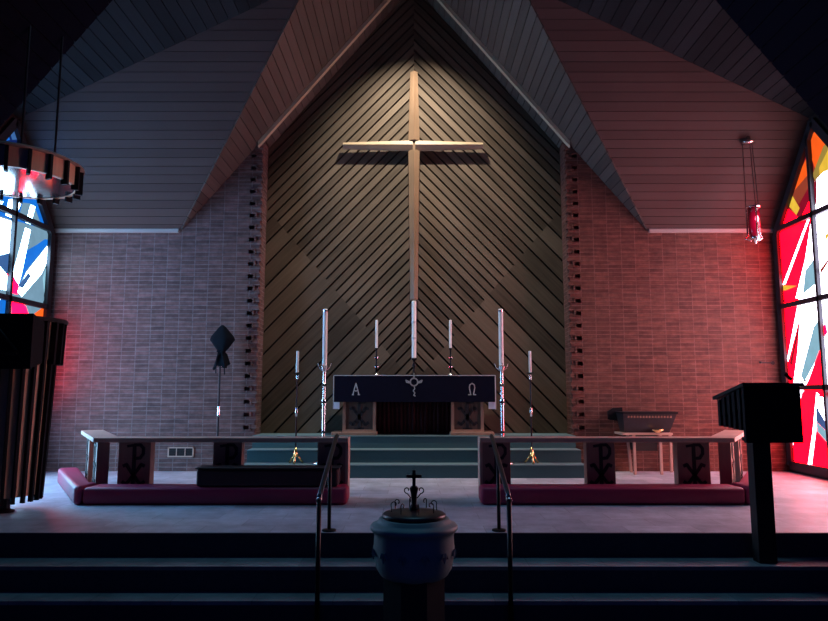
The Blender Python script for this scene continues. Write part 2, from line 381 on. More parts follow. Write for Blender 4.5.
# ceilings
def vy(x): return YB-(zb(x)-EAVE)/1.25        # plan position of the valley between gable and side slope
xe = (8.12-EAVE)/1.2
xc = 1.09/.88                                  # where gable meets the low slope
def acy(x): return YB-(zc(x)-EAVE)/1.25
ceil_gable = B(); ceil_side = B(); ceil_low = B(); ceil_nave = B()
for s in (-1, 1):
    boards(ceil_gable, [(s*xe, YB, EAVE), (s*XI, YB, zb(XI)), (s*XI, YW+.1, zb(XI)), (0, YW+.1, zb(0)), (0, ARCHY, zb(0)), (s*xc, ARCHY, zb(xc)), (s*xc, vy(xc), zb(xc))],
           (0, 1, 0), (0, 0, -1), .145, .010, .02)
    boards(ceil_side, [(s*XS, YB, EAVE), (s*xe, YB, EAVE), (s*xc, vy(xc), zb(xc)), (s*XS, acy(XS), zc(XS))], (1, 0, 0), (0, 0, -1), .135, .006, .014)
    boards(ceil_low, [(s*XS, acy(XS), zc(XS)), (s*xc, acy(xc), zc(xc)), (s*xc, ARCHY, zc(xc)), (s*XS, ARCHY, zc(XS))], (0, 1, 0), (0, 0, -1), .16, .010, .018)
    boards(ceil_nave, [(s*6.2, ARCHY, zn(6.2)), (0, ARCHY, zn(0)), (0, 1.5, zn(0)), (s*6.2, 1.5, zn(6.2))], (0, 1, 0), (0, 0, -1), .2, .01, .02)
    # end wall between the low slope and the nave roof
    xx = 3.36/.97
    extr(ceil_nave, [(s*6.2, ARCHY, zn(6.2)), (s*xx, ARCHY, zn(xx)), (s*6.2, ARCHY, zc(6.2))], (0, -.12, 0), 0)
struct('ceiling_gable', ceil_gable, [M['ceil_y'], M['dark_gap']])
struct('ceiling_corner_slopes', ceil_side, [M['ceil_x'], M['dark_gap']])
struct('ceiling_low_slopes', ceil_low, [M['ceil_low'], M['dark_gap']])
struct('ceiling_nave', ceil_nave, [M['nave_unlit'], M['dark_gap']])
# rake boards along the edge of the gable
bm = B()
for s in (-1, 1):
    extr(bm, [(s*(XI+.05), YB-.09, zb(XI+.05)-.02), (0, YB-.09, zb(0)-.02), (0, YB-.09, zb(0)-.115), (s*(XI+.05), YB-.09, zb(XI+.05)-.115)], (0, .085, 0))
struct('trim_rake', bm, M['fascia'])

# ---- stained glass side windows
def gl(off, k, X):
    return lambda u, v: at(off[0]+u/k, off[1]+v/k, X=X)
white = (.42, .72, 1.0); ice = (.09, .26, .42)
G = {}
for side, st in (('l', GLASS_L), ('r', GLASS_R)):
    for nm, c in dict(white=white if side == 'l' else (.75, .68, .85), ice=(.02, .04, .05), grey=(.012, .022, .030), blue=(.0005, .012, .05), deep=(.0003, .001, .007),
                      pink=(.8, .0005, .016), red=(.95, .0003, .0045), dred=(.02, .0003, .0015), orange=(.085, .010, .001), dorange=(.025, .004, .002),
                      yellow=(.07, .043, .004), ochre=(.03, .02, .004), slateb=(.003, .009, .024), lav=(.3, .4, .8)).items():
        G[side+nm] = emit('glass_%s_%s' % (side, nm), c, st)
field_l = glass_field('glass_field_left', [(0, white), (.25, (.03, .25, 1)), (.45, (.15, .55, 1)), (.72, (1, .02, .16)), (.80, (.02, .12, .8))], GLASS_L)
field_r = glass_field('glass_field_right', [(0, (.85, .55, .65)), (.26, (1, .02, .05)), (.55, (1, .22, .05)), (.74, (.95, .55, .6)), (.90, (.9, .01, .1))], GLASS_R)
gable = [(10.2, .1), (10.2, 3.62), (9.08, 4.98), (7.62, 3.2), (7.62, .1)]
for s, nm, mt, fld in ((-1, 'left', 'brick_left', field_l), (1, 'right', 'brick_right', field_r)):
    X = s*XS
    root = bpy.data.objects.new('window_1' if s < 0 else 'window_2', None); C.objects.link(root); root['kind'] = 'structure'
    mats = [fld]; bm = B()
    bm.faces.new([bm.verts.new((X+s*.02, y, z)) for y, z in gable])
    side = 'l' if s < 0 else 'r'
    def pane(kind, pts, lift):
        key = G[side+kind]
        if key not in mats: mats.append(key)
        q = [Vector(p) for p in pts]
        for p in q: p.x = X-s*lift+s*.012
        q2 = [(p.y, p.z) for p in q]
        # keep panes inside the frame
        for a, c in (((1, 0), 10.2), ((0, -1), -.1), ((1.36, 1.12), 1.36*10.2+1.12*3.62)): q2 = clip(q2, a, c) if len(q2) > 2 else []
        if len(q2) > 2:
            f = bm.faces.new([bm.verts.new((q[0].x, y, z)) for y, z in q2]); f.material_index = mats.index(key)
    if s > 0:
        a = gl((768, 120), 3.45, X); c = gl((768, 290), 3.27, X)
        P = [('white', [a(-50,330), a(212,300), a(212,1300), a(-50,1300)]), ('dorange', [a(-50,420), a(-50,-150), a(212,-150), a(212,300), a(160,330)]), ('red', [a(-20,400), a(150,335), a(150,620), a(-20,640)]), ('red', [c(-10,40), c(112,15), c(90,335), c(-10,350)]), ('red', [c(-10,345), c(205,325), c(205,700), c(-10,700)])]
        # gable part
        P += [('dred', [a(30,390), a(75,250), a(140,90), a(155,60), a(155,330)]), ('orange', [a(140,60), a(185,15), a(210,20), a(210,45), a(150,135)]),
              ('orange', [a(78,245), a(140,110), a(150,130), a(135,190), a(88,245)]), ('dorange', [a(88,245), a(135,190), a(148,180), a(148,215), a(105,290), a(80,258)]),
              ('yellow', [a(60,285), a(78,252), a(108,305), a(96,328)]), ('red', [a(30,390), a(60,300), a(96,330), a(150,215), a(155,335)]),
              ('dred', [a(96,330), a(140,235), a(148,262), a(110,345)]),
              ('orange', [a(150,135), a(185,45), a(212,60), a(165,180)]), ('ochre', [a(152,190), a(190,90), a(212,70), a(212,150), a(165,215)]), ('yellow', [a(175,165), a(212,90), a(230,110), a(230,190), a(178,205)]),
              ('white', [a(160,320), a(158,215), a(190,180), a(240,160), a(240,320)]), ('dred', [a(158,215), a(168,205), a(166,290), a(159,300)])]
        # second row
        P += [('red', [a(28,395), a(160,335), a(160,360), a(100,620), a(30,620)]), ('white', [a(135,345), a(143,342), a(60,565), a(50,570)]),
              ('white', [a(148,345), a(170,335), a(170,610), a(95,615), a(128,480)]), ('ice', [a(128,520), a(165,470), a(170,560), a(120,600)]), ('yellow', [a(38,570), a(100,572), a(60,588), a(36,588)]),
              ('white', [a(165,335), a(250,300), a(250,600), a(168,610)]), ('dorange', [a(180,515), a(215,470), a(215,480), a(182,532)]), ('yellow', [a(196,400), a(215,380), a(215,395), a(200,415)])]
        # third row
        P += [('red', [c(25,50), c(115,20), c(115,45), c(90,320), c(25,330)]), ('white', [c(103,20), c(112,20), c(100,105), c(66,235), c(64,225)]),
              ('dred', [c(70,240), c(100,110), c(104,130), c(88,200), c(80,250)]), ('white', [c(112,20), c(175,5), c(175,200), c(112,340), c(80,330), c(98,200), c(104,110)]),
              ('ice', [c(150,120), c(172,90), c(172,205), c(120,300), c(108,280)]), ('red', [c(172,190), c(182,230), c(184,330), c(112,340), c(135,290)]),
              ('white', [c(175,0), c(260,-15), c(260,335), c(184,330), c(182,200)]), ('pink', [c(176,120), c(190,110), c(196,140), c(180,160)])]
        # bottom row
        P += [('red', [c(25,335), c(260,335), c(260,600), c(25,600)]), ('white', [c(88,335), c(112,335), c(86,480), c(80,560), c(70,575), c(78,440)]),
              ('white', [c(160,335), c(168,340), c(162,430), c(143,585), c(130,585), c(148,460)]), ('slateb', [c(158,390), c(170,380), c(212,470), c(212,480), c(160,430)]),
              ('white', [c(170,350), c(260,350), c(260,520), c(212,470), c(168,395)]), ('ice', [c(160,430), c(212,480), c(212,520), c(162,462)])]
    else:
        a = gl((0, 190), 4.78, X); P = [('grey', [a(-12,-60), a(400,-60), a(400,700), a(-12,700)])]
        P += [('blue', [a(-80,-20), a(260,-20), a(260,200), a(-80,100)]), ('white', [a(-30,50), a(20,55), a(-10,110), a(-60,95)]), ('white', [a(45,45), a(112,40), a(75,140), a(30,120)]),
              ('white', [a(150,70), a(172,80), a(150,165), a(125,155)]), ('grey', [a(172,90), a(205,180), a(150,165)]), ('grey', [a(110,60), a(150,65), a(128,150), a(90,140)]), ('deep', [a(200,60), a(255,60), a(255,200), a(225,190)])]
        P += [('deep', [a(-200,-420), a(300,-420), a(300,-150), a(-200,-150)]), ('slateb', [a(40,-330), a(100,-340), a(140,-300), a(120,-240), a(60,-240)]), ('blue', [a(10,-290), a(28,-300), a(50,-240), a(30,-235)])]
        P += [('grey', [a(-80,100), a(250,205), a(250,540), a(-80,480)]), ('white', [a(-80,105), a(58,150), a(55,480), a(-80,470)]), ('slateb', [a(-80,330), a(50,300), a(48,420), a(-20,340)]),
              ('grey', [a(62,150), a(140,170), a(75,350), a(62,300)]), ('blue', [a(215,235), a(245,240), a(130,380), a(85,470), a(110,300), a(180,260)]),
              ('white', [a(122,180), a(148,190), a(105,400), a(85,470), a(60,440), a(62,400), a(90,300)]), ('white', [a(232,262), a(244,262), a(244,300), a(200,400), a(105,510), a(85,485), a(130,390)]),
              ('slateb', [a(135,395), a(150,410), a(110,470), a(88,460)]), ('ice', [a(244,300), a(244,520), a(215,520), a(205,420)]), ('grey', [a(120,505), a(190,420), a(215,530)]),
              ('pink', [a(30,400), a(60,405), a(88,450), a(85,500), a(50,490), a(48,440)])]
        P += [('white', [a(-80,500), a(10,510), a(50,520), a(50,700), a(-80,700)]), ('blue', [a(-80,560), a(10,520), a(48,530), a(48,620), a(-80,620)]),
              ('grey', [a(50,520), a(250,550), a(250,700), a(50,700)]), ('pink', [a(55,520), a(90,525), a(125,560), a(150,640), a(55,640)]), ('orange', [a(150,640), a(165,590), a(205,560), a(215,580), a(200,640)]),
              ('blue', [a(50,640), a(262,610), a(262,1500), a(50,1500)]), ('red', [a(150,640), a(262,640), a(262,1010), a(120,1000)]), ('white', [a(-80,640), a(50,630), a(50,1500), a(-80,1500)])]
    for i, (kd, pts) in enumerate(P): pane(kd, pts, .0005*(i+1))
    o = link('stained_glass', bm, mats, root)
    # frame
    bm = B()
    def bar(p, q, wd, t0=-.05, t1=.07):
        p, q = Vector((X, *p)), Vector((X, *q)); d = (q-p).normalized(); n = Vector((0, -d.z, d.y))
        extr(bm, [p+n*wd/2+Vector((s*t1, 0, 0)), q+n*wd/2+Vector((s*t1, 0, 0)), q-n*wd/2+Vector((s*t1, 0, 0)), p-n*wd/2+Vector((s*t1, 0, 0))], (-s*(t1-t0), 0, 0))
    for i in range(5): bar(gable[i], gable[(i+1) % 5], .12)
    link('window_frame', bm, M['frame'], root)
    for zz in (1.25, 2.48, 3.68):
        bm = B(); ya = 10.2 if zz < 3.62 else 10.1; bar((ya, zz), (7.7, zz) if zz < 3.5 else (8.0, zz), .075); link('mullion', bm, M['frame'], root)
    for yy, zt in ((9.22, 4.85), (8.3, 4.0)):
        bm = B(); bar((yy, .1), (yy, zt), .055); link('mullion', bm, M['frame'], root)
    # side wall around it
    bm = B()
    extr(bm, [(X, YB, 3.7), (X, acy(XS), zc(XS)), (X, ARCHY, zc(XS)), (X, ARCHY, 0), (X, 7.6, 0), (X, 7.6, 3.22), (X, 9.08, 5.0), (X, 10.2, 3.66), (X, 10.2, 0), (X, YB, 0)], (s*.25, 0, 0))
    box(bm, X, X+s*.25, 7.6, YB, -.1, .06); box(bm, X, X+s*.25, -1, ARCHY, -.8, 3.1)
    struct('wall_'+nm, bm, M['ceil_y'] if False else M['dark_wood'])

# wall vent (left brick wall)
p = thing('wall_vent', 'small framed air grille low in the left brick wall', 'vent', (at(181, 452, YB).x, YB, at(181, 452, YB).z))
x0, x1, z0, z1 = hx(168, 452, YB), hx(194, 452, YB), hz(457, YB), hz(447, YB)
bm = B()
for a_, b_, c_, d_ in ((x0, x1, z0, z0+.018), (x0, x1, z1-.018, z1), (x0, x0+.018, z0, z1), (x1-.018, x1, z0, z1)): box(bm, a_, b_, YB-.018, YB, c_, d_)
for k in (1, 2): xx = x0+(x1-x0)*k/3; box(bm, xx-.006, xx+.006, YB-.018, YB, z0, z1)
link('frame', bm, M['rail_wood'], p)
bm = B(); box(bm, x0+.01, x1-.01, YB-.006, YB-.001, z0+.01, z1-.01)
for k in range(5): zz = z0+.025+k*(z1-z0-.04)/5; box(bm, x0+.015, x1-.015, YB-.014, YB-.006, zz, zz+.007)
link('grille', bm, M['dark_wood'], p)
# small bracket on right brick wall
bx_ = at(766, 363, YB)
p = thing('wall_bracket', 'short dark bracket on the right brick wall beside the window', 'bracket', (bx_.x, YB, bx_.z))
bm = B(); lathe(bm, [(.0, 0), (.028, 0), (.028, .012), (0, .012)], n=16)
bmesh.ops.transform(bm, matrix=Matrix.Translation((bx_.x+.1, YB, bx_.z-.0)) @ Matrix.Rotation(math.pi/2, 4, 'X'), verts=bm.verts[:]); link('plate', bm, M['black_iron'], p)
bm = B(); tube(bm, [(bx_.x+.1, YB-.01, bx_.z), (bx_.x+.08, YB-.06, bx_.z), (bx_.x-.12, YB-.07, bx_.z+.005)], .009); lathe(bm, [(0, bx_.z-.012), (.02, bx_.z-.005), (.02, bx_.z+.02), (0, bx_.z+.025)], bx_.x-.12, YB-.07, 12); link('arm', bm, M['black_iron'], p)

# ================================================================ CROSS
YC = 10.60
p = thing('wall_cross', 'tall wooden cross with ridged beams hung on the chevron board wall', 'cross', (0, YC, 4.5))
ztop, zbot, zx = hz(72, YC), hz(300, YC), hz(145.5, YC)
def ridge(bm, a, c, wa, wc, side, dep=.055, back=.03):
    "bar with a raised centre ridge facing the camera, from a to c, half widths wa, wc measured along side"
    a, c, side = Vector(a), Vector(c), Vector(side); f = Vector((0, -1, 0))
    def ringp(p, w_): return [p+side*w_+f*.0, p+f*dep, p-side*w_, p-side*w_-f*back, p+side*w_-f*back]
    r1 = [bm.verts.new(q) for q in ringp(a, wa)]; r2 = [bm.verts.new(q) for q in ringp(c, wc)]
    for i in range(5): bm.faces.new([r1[i], r1[(i+1) % 5], r2[(i+1) % 5], r2[i]])
    bm.faces.new(r1); bm.faces.new(r2)
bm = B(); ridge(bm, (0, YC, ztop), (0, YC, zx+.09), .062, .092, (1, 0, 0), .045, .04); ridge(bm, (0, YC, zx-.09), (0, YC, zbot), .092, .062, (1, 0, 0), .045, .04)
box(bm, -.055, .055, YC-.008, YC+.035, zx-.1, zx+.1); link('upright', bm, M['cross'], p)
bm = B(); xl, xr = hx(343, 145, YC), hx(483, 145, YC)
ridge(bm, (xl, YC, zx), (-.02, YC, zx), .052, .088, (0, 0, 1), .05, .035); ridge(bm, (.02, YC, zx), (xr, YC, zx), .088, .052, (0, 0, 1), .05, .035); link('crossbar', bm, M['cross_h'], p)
for zz in (zbot+.5, zx, ztop-.4):
    bm = B(); box(bm, -.03, .03, YC+.03, YW, zz-.04, zz+.04); link('mount', bm, M['black_iron'], p)

# ================================================================ CHI-RHO relief
def chirho(bm, O, u, up, out, s):
    "Greek chi-rho device, s = height, drawn on the plane at O"
    O, u, up, out = Vector(O), Vector(u), Vector(up), Vector(out)
    def st(pts, w_):
        pts = [O+u*a*s+up*c*s for a, c in pts]
        for i in range(len(pts)-1):
            d = (pts[i+1]-pts[i]); 
            if d.length < 1e-6: continue
            n = d.cross(out).normalized()*w_*s/2; e = d.normalized()*w_*s*.2
            extr(bm, [pts[i]-n-e, pts[i+1]-n+e, pts[i+1]+n+e, pts[i]+n-e], out*.008)
    st([(0, -.5), (0, .5)], .085); st([(-.16, .47), (.02, .5)], .06)
    st([(0, .5), (.14, .5), (.21, .42), (.21, .30), (.14, .2), (0, .19)], .07)
    st([(-.24, .02), (-.17, .05), (-.1, -.06), (.1, -.32), (.17, -.4), (.25, -.34)], .075)
    st([(.24, .02), (.17, .05), (.1, -.06), (-.1, -.32), (-.17, -.4), (-.25, -.34)], .075)
    st([(-.12, -.5), (.12, -.5)], .05)

# ================================================================ ALTAR
AY0, AY1, AZ = 10.16, 10.58, .54
ax0, ax1 = -1.205, 1.22
ztop_a = hz(376, AY0)
p = thing('altar', 'wooden altar with carved end panels and dark red curtain between', 'altar', (0, 10.37, AZ))
bm = B(); box(bm, ax0+.03, ax1-.03, AY0+.02, AY1, ztop_a-.09, ztop_a-.012); link('table_slab', bm, M['altar_wood'], p, bevel=.006)
for x0, x1, lab in ((-1.075, -.575, ''), (.56, 1.05, '')):
    bm = B(); box(bm, x0, x1, AY0+.06, AY1-.03, AZ+.05, ztop_a-.09); q = link('end_panel', bm, M['altar_wood'], p)
    bm = B()
    for a_, b_, c_, d_ in ((x0, x0+.045, AZ+.05, ztop_a-.09), (x1-.045, x1, AZ+.05, ztop_a-.09), (x0+.045, x1-.045, AZ+.05, AZ+.085)): box(bm, a_, b_, AY0+.04, AY0+.065, c_, d_)
    link('panel_border', bm, M['altar_trim'], q)
    bm = B(); chirho(bm, ((x0+x1)/2, AY0+.06, AZ+.38), (1, 0, 0), (0, 0, 1), (0, -1, 0), .56); link('chi_rho', bm, M['ink'], q)
for x0, x1 in ((-1.24, -.555), (.545, 1.2)):
    bm = B(); box(bm, x0, x1, AY0+.0, AY1, AZ, AZ+.05); link('plinth', bm, M['altar_trim'], p, bevel=.006)
bm = B(); N = 96; prev = None; xa, xb = -.575, .56; top = []; 
for i in range(N+1):
    x = xa+(xb-xa)*i/N; y = AY0+.2+.022*math.sin(i*1.15)+.008*math.sin(i*.37); t_ = bm.verts.new((x, y, ztop_a-.1)); d_ = bm.verts.new((x, y-.012*math.sin(i*1.15), AZ+.01))
    if prev: bm.faces.new([prev[0], t_, d_, prev[1]])
    prev = (t_, d_)
o = link('curtain', bm, M['red_curtain'], p, smooth=True); md = o.modifiers.new('s', 'SOLIDIFY'); md.thickness = .006

# white linen under the frontal, hanging at both ends
bm = B(); box(bm, ax0-.004, ax1+.004, AY0+.006, AY1+.002, ztop_a-.011, ztop_a-.004)
for xa, xb in ((ax0-.012, ax0+.085), (ax1-.1, ax1+.012)):
    box(bm, xa, xb, AY0+.004, AY0+.013, hz(409, AY0), ztop_a-.004)
box(bm, ax0-.014, ax0-.004, AY0+.004, AY1, hz(409, AY0), ztop_a-.004); box(bm, ax1+.004, ax1+.014, AY0+.004, AY1, hz(409, AY0), ztop_a-.004)
tag(link('altar_linen', bm, M['linen']), 'white linen cloth showing below the dark frontal at both altar ends', 'altar cloth')
# navy superfrontal
p = thing('altar_frontal', 'dark navy frontal embroidered with alpha, cross and omega over the altar', 'altar cloth', (0, AY0, ztop_a))
zf = hz(402, AY0)
bm = B(); box(bm, ax0, ax1, AY0-.008, AY1, ztop_a, ztop_a+.006); box(bm, ax0, ax1, AY0-.014, AY0-.004, zf, ztop_a+.006); link('cloth', bm, M['navy_cloth'], p)
bm = B(); box(bm, ax0-.006, ax1+.006, AY0-.018, AY0-.006, ztop_a+.002, ztop_a+.014); box(bm, ax1-.002, ax1+.012, AY0-.018, AY0-.006, zf-.11, ztop_a+.01); box(bm, ax0-.008, ax0+.002, AY0-.018, AY0-.006, zf+.0, ztop_a+.01); link('silver_edging', bm, M['silver_thread'], p)
def strokes(bm, O, pts, w_, s):
    O = Vector(O)
    for i in range(len(pts)-1):
        a_, c_ = O+Vector((pts[i][0]*s, 0, pts[i][1]*s)), O+Vector((pts[i+1][0]*s, 0, pts[i+1][1]*s))
        d = c_-a_; n = Vector((d.z, 0, -d.x)).normalized()*w_*s/2; e = d.normalized()*w_*s*.3
        extr(bm, [a_-n-e, c_-n+e, c_+n+e, a_+n-e], (0, .004, 0))
yy = AY0-.0185
bm = B(); O = (hx(356, 388, AY0), yy, hz(389, AY0)); 
for q in ([(-.32, -.5), (-.2, -.5)], [(.2, -.5), (.34, -.5)], [(-.26, -.5), (0, .5), (.27, -.5)], [(-.18, -.08), (0, -.2), (.18, -.08)]): strokes(bm, O, q, .09, .17)
link('alpha_letter', bm, M['silver_thread'], p)
bm = B(); O = (hx(472, 388, AY0), yy, hz(389, AY0))
strokes(bm, O, [(-.32, -.5), (-.12, -.5), (-.24, .1), (-.2, .36), (0, .5), (.2, .36), (.24, .1), (.12, -.5), (.32, -.5)], .09, .17)
link('omega_letter', bm, M['silver_thread'], p)
bm = B(); O = (hx(414, 382, AY0), yy, hz(382, AY0))
strokes(bm, O, [(.26*math.cos(t), .26*math.sin(t)) for t in [i*math.pi/6 for i in range(13)]], .09, .22)
strokes(bm, O, [(-.3, 0), (-.55, .12), (-.5, -.02), (-.3, -.06)], .08, .22); strokes(bm, O, [(.3, 0), (.55, .12), (.5, -.02), (.3, -.06)], .08, .22)
strokes(bm, O, [(0, .26), (0, .4)], .08, .22); strokes(bm, O, [(0, -.26), (.05, -.45), (-.05, -.6), (.06, -.75), (-.02, -.9), (.08, -.95)], .07, .22)
link('cross_device', bm, M['silver_thread'], p)

# ---- candles and stands
def candle_bm(x, y, z0, z1, r, bands=()):
    bm = B(); lathe(bm, [(0, z0), (r, z0), (r, z1-.008), (r*.8, z1), (0, z1-.004)], x, y, 16)
    return bm
def wick(parent, x, y, z):
    bm = B(); tube(bm, [(x, y, z-.006), (x+.002, y, z+.016)], .003, 6); link('wick', bm, M['ink'], parent)
# altar candlesticks
def altar_stick(px, label):
    Y = 10.40; x = hx(px, 350, Y); p = thing('altar_candlestick', label, 'candlestick', (x, Y, ztop_a+.008), 'candlesticks on the altar')
    z0, z1, zt = ztop_a+.008, hz(348, Y), hz(320, Y)
    bm = B(); lathe(bm, [(0, z0), (.07, z0), (.07, z0+.012), (.045, z0+.03), (.02, z0+.055), (0, z0+.055)], x, Y, 24); link('base', bm, M['silver'], p, smooth=True)
    h = z1-z0
    bm = B(); lathe(bm, [(0, z0+.05), (.017, z0+.05), (.012, z0+.25*h), (.03, z0+.3*h), (.032, z0+.34*h), (.012, z0+.4*h), (.012, z0+.58*h), (.028, z0+.63*h), (.028, z0+.67*h), (.011, z0+.72*h), (.012, z0+.92*h), (.03, z1-.01), (.03, z1), (0, z1)], x, Y, 20); link('stem', bm, M['black_iron'], p, smooth=True)
    for fr in (.32, .65):
        bm = B(); lathe(bm, [(0, z0+fr*h-.012), (.034, z0+fr*h-.008), (.034, z0+fr*h+.008), (0, z0+fr*h+.012)], x, Y, 20); link('knop', bm, M['silver'], p)
    c = link('candle', candle_bm(x, Y, z1, zt, .021), M['wax'], p); wick(c, x, Y, zt)
altar_stick(376.5, 'thin white candle on dark stick at the altar top, left of centre')
altar_stick(450.5, 'thin white candle on dark stick at the altar top, right of centre')
# centre paschal candle
Y = 10.40; x = 0; z1, zt = hz(358, Y), hz(301, Y)
p = thing('paschal_candlestick', 'thick white banded candle at the middle of the altar, below the cross', 'candlestick', (0, Y, ztop_a+.006))
z0 = ztop_a+.008; bm = B(); lathe(bm, [(0, z0), (.06, z0), (.05, z0+.02), (.018, z0+.05), (.014, z0+.12), (.035, z0+.16), (.014, z0+.2), (.02, z1-.04), (.045, z1-.02), (.045, z1), (0, z1)], 0, Y, 20); link('holder', bm, M['black_iron'], p, smooth=True)
c = link('candle', candle_bm(0, Y, z1, zt, .036), M['wax'], p); wick(c, 0, Y, zt)
for py in (322, 338): zz = hz(py, Y); bm = B(); lathe(bm, [(0, zz-.02), (.038, zz-.02), (.038, zz+.012), (0, zz+.012)], 0, Y, 16); link('band', bm, M['silver_thread'], c)
# tall processional candles on the lower step
def tall_stick(px, top, lean, label, mt):
    Y = 9.65; zt, zc_, z0 = hz(top, Y), hz(367, Y), .18; x = hx(px, 400, Y)
    p = thing('floor_candlestick', label, 'candlestick', (x, Y, z0), 'tall silver floor candlesticks')
    bm = B(); lathe(bm, [(0, z0), (.16, z0), (.16, z0+.02), (.08, z0+.05), (.03, z0+.09), (0, z0+.09)], x, Y, 28); link('base', bm, M['silver'], p, smooth=True)
    bm = B(); lathe(bm, [(0, z0+.08), (.022, z0+.08), (.022, .62), (.026, .63), (.026, 1.0), (.034, 1.01), (.034, 1.08), (.022, 1.09), (.022, 1.26), (.032, 1.27), (.032, 1.3), (.024, 1.31), (.024, zc_-.06), (0, zc_-.06)], x, Y, 18); link('pole', bm, mt, p)
    bm = B(); lathe(bm, [(0, zc_-.07), (.03, zc_-.07), (.04, zc_-.04), (.055, zc_+.01), (.05, zc_+.02), (0, zc_+.005)], x, Y, 18)
    for a_ in range(4): t = a_*math.pi/2; tube(bm, [(x+.03*math.cos(t), Y+.03*math.sin(t), zc_-.05), (x+.08*math.cos(t), Y+.08*math.sin(t), zc_-.01), (x+.1*math.cos(t), Y+.1*math.sin(t), zc_+.05)], .007, 6)
    link('crown', bm, M['silver'], p)
    for zz in (.62, 1.04, 1.285): bm = B(); lathe(bm, [(0, zz-.02), (.036, zz-.015), (.036, zz+.015), (0, zz+.02)], x, Y, 16); link('knop', bm, M['black_iron'], p)
    c = link('candle', candle_bm(x, Y, zc_+.0, zt, .034), M['wax'], p); wick(c, x, Y, zt)
    for zz in (zt-.03,): bm = B(); lathe(bm, [(0, zz-.012), (.037, zz-.012), (.037, zz+.012), (0, zz+.012)], x, Y, 16); link('follower', bm, M['silver'], c)
tall_stick(324, 309, 0, 'tall silver floor candlestick with thick white candle left of the altar', M['silver'])
tall_stick(502, 309, 0, 'tall silver floor candlestick with thick white candle right of the altar', M['silver'])
def thin_stick(px, label):
    Y = 9.66; x = hx(px, 410, Y); z0, zc_, zt = .18, hz(373, Y), hz(351, Y)
    p = thing('torch_stand', label, 'candlestick', (x, Y, z0), 'thin black candle stands by the altar')
    bm = B()
    for a_ in range(3):
        t = a_*2*math.pi/3+math.pi/6; tube(bm, [(x, Y, z0+.2), (x+.05*math.cos(t), Y+.05*math.sin(t), z0+.08), (x+.11*math.cos(t), Y+.11*math.sin(t), z0+.012)], [.012, .014, .018], 8)
    lathe(bm, [(0, z0+.1), (.05, z0+.1), (.03, z0+.15), (.014, z0+.23), (0, z0+.23)], x, Y, 16); link('tripod_base', bm, M['brass'], p, smooth=True)
    bm = B(); lathe(bm, [(0, z0+.2), (.011, z0+.2), (.011, zc_-.05), (0, zc_-.05)], x, Y, 12); link('pole', bm, M['black_iron'], p)
    bm = B(); zk = hz(412, Y); lathe(bm, [(0, zk-.07), (.017, zk-.06), (.02, zk), (.017, zk+.06), (0, zk+.07)], x, Y, 14); link('collar', bm, M['silver'], p, smooth=True)
    bm = B(); lathe(bm, [(0, zc_-.09), (.016, zc_-.09), (.02, zc_-.03), (0, zc_)], x, Y, 14); link('socket', bm, M['silver'], p)
    bm = B(); lathe(bm, [(0, zc_-.012), (.03, zc_-.012), (.065, zc_+.006), (.03, zc_+.004), (0, zc_+.004)], x, Y, 18); link('drip_pan', bm, M['black_iron'], p)
    c = link('candle', candle_bm(x, Y, zc_, zt, .02), M['wax'], p); wick(c, x, Y, zt)
thin_stick(296.5, 'thin black candle stand on brass tripod, leftmost candle of all')
thin_stick(531, 'thin black candle stand on brass tripod, rightmost candle of all')

# ================================================================ COMMUNION RAILS AND KNEELERS
ZR = .68
def rail(s):
    p = thing('communion_rail', 'wooden communion rail left of the centre gap' if s < 0 else 'wooden communion rail right of the centre gap', 'altar rail', (s*2.2, 7.8, 0), 'communion rails')
    xi, xo, y0, y1 = .735, 3.56, 7.62, 7.86
    ex, ey = 4.40, 9.05                              # far end of the splayed return (outer face)
    dv = Vector((s*(ex-xo), ey-y0, 0)).normalized(); nv = Vector((-s*dv.y*s, 0, 0))
    nout = Vector((s*dv.y, -abs(dv.x), 0)).normalized()
    P0 = Vector((s*xo, y0, 0)); P1 = Vector((s*ex, ey, 0)); wd = .24
    inner = P0-nout*wd; tt = (y1-inner.y)/dv.y; I0 = inner+dv*tt; I1 = P1-nout*wd
    zz = Vector((0, 0, ZR-.05))
    bm = B(); extr(bm, [Vector((s*xi, y0-.03, 0))+zz, P0+Vector((s*.02, -.03, 0))+zz, P0+nout*.03+zz, P1+nout*.03+zz, I1+zz, I0+zz, Vector((s*xi, y1, 0))+zz], (0, 0, .05))
    link('cap', bm, M['rail_wood'], p, bevel=.006)
    # apron below the cap
    def slab(x0, x1, nm='post', orn=True):
        bm = B(); box(bm, s*x0, s*x1, y0+.02, y0+.15, 0, ZR-.05); q = link(nm, bm, M['rail_post'], p, bevel=.004)
        if orn:
            bm = B(); chirho(bm, (s*(x0+x1)/2, y0+.02, .36), (1, 0, 0), (0, 0, 1), (0, -1, 0), .48); link('chi_rho', bm, M['ink'], q)
    slab(2.95, 3.31); slab(1.93, 2.25); slab(.76, 1.08)
    for d0, L in ((.03, .34), (.98, .34)):
        a_ = P0+dv*d0-nout*.02; c_ = P0+dv*(d0+L)-nout*.02
        if d0 > .5: L = .3
        bm = B(); extr(bm, [a_, c_, c_-nout*.13, a_-nout*.13], (0, 0, ZR-.05)); q = link('post', bm, M['rail_post'], p, bevel=.004)
        bm = B(); chirho(bm, (a_+c_)/2+Vector((0, 0, .36)), dv*-s, (0, 0, 1), nout, .48); link('chi_rho', bm, M['ink'], q)
    # inner end board with a light edge
    bm = B(); box(bm, s*(xi-.0), s*(xi+.03), y0, y1-.01, 0, ZR-.05); link('end_board', bm, M['rail_wood'], p)
rail(-1); rail(1)
def pad(bm, pts, z0, z1):
    extr(bm, [Vector((x, y, z0)) for x, y in pts], (0, 0, z1-z0))
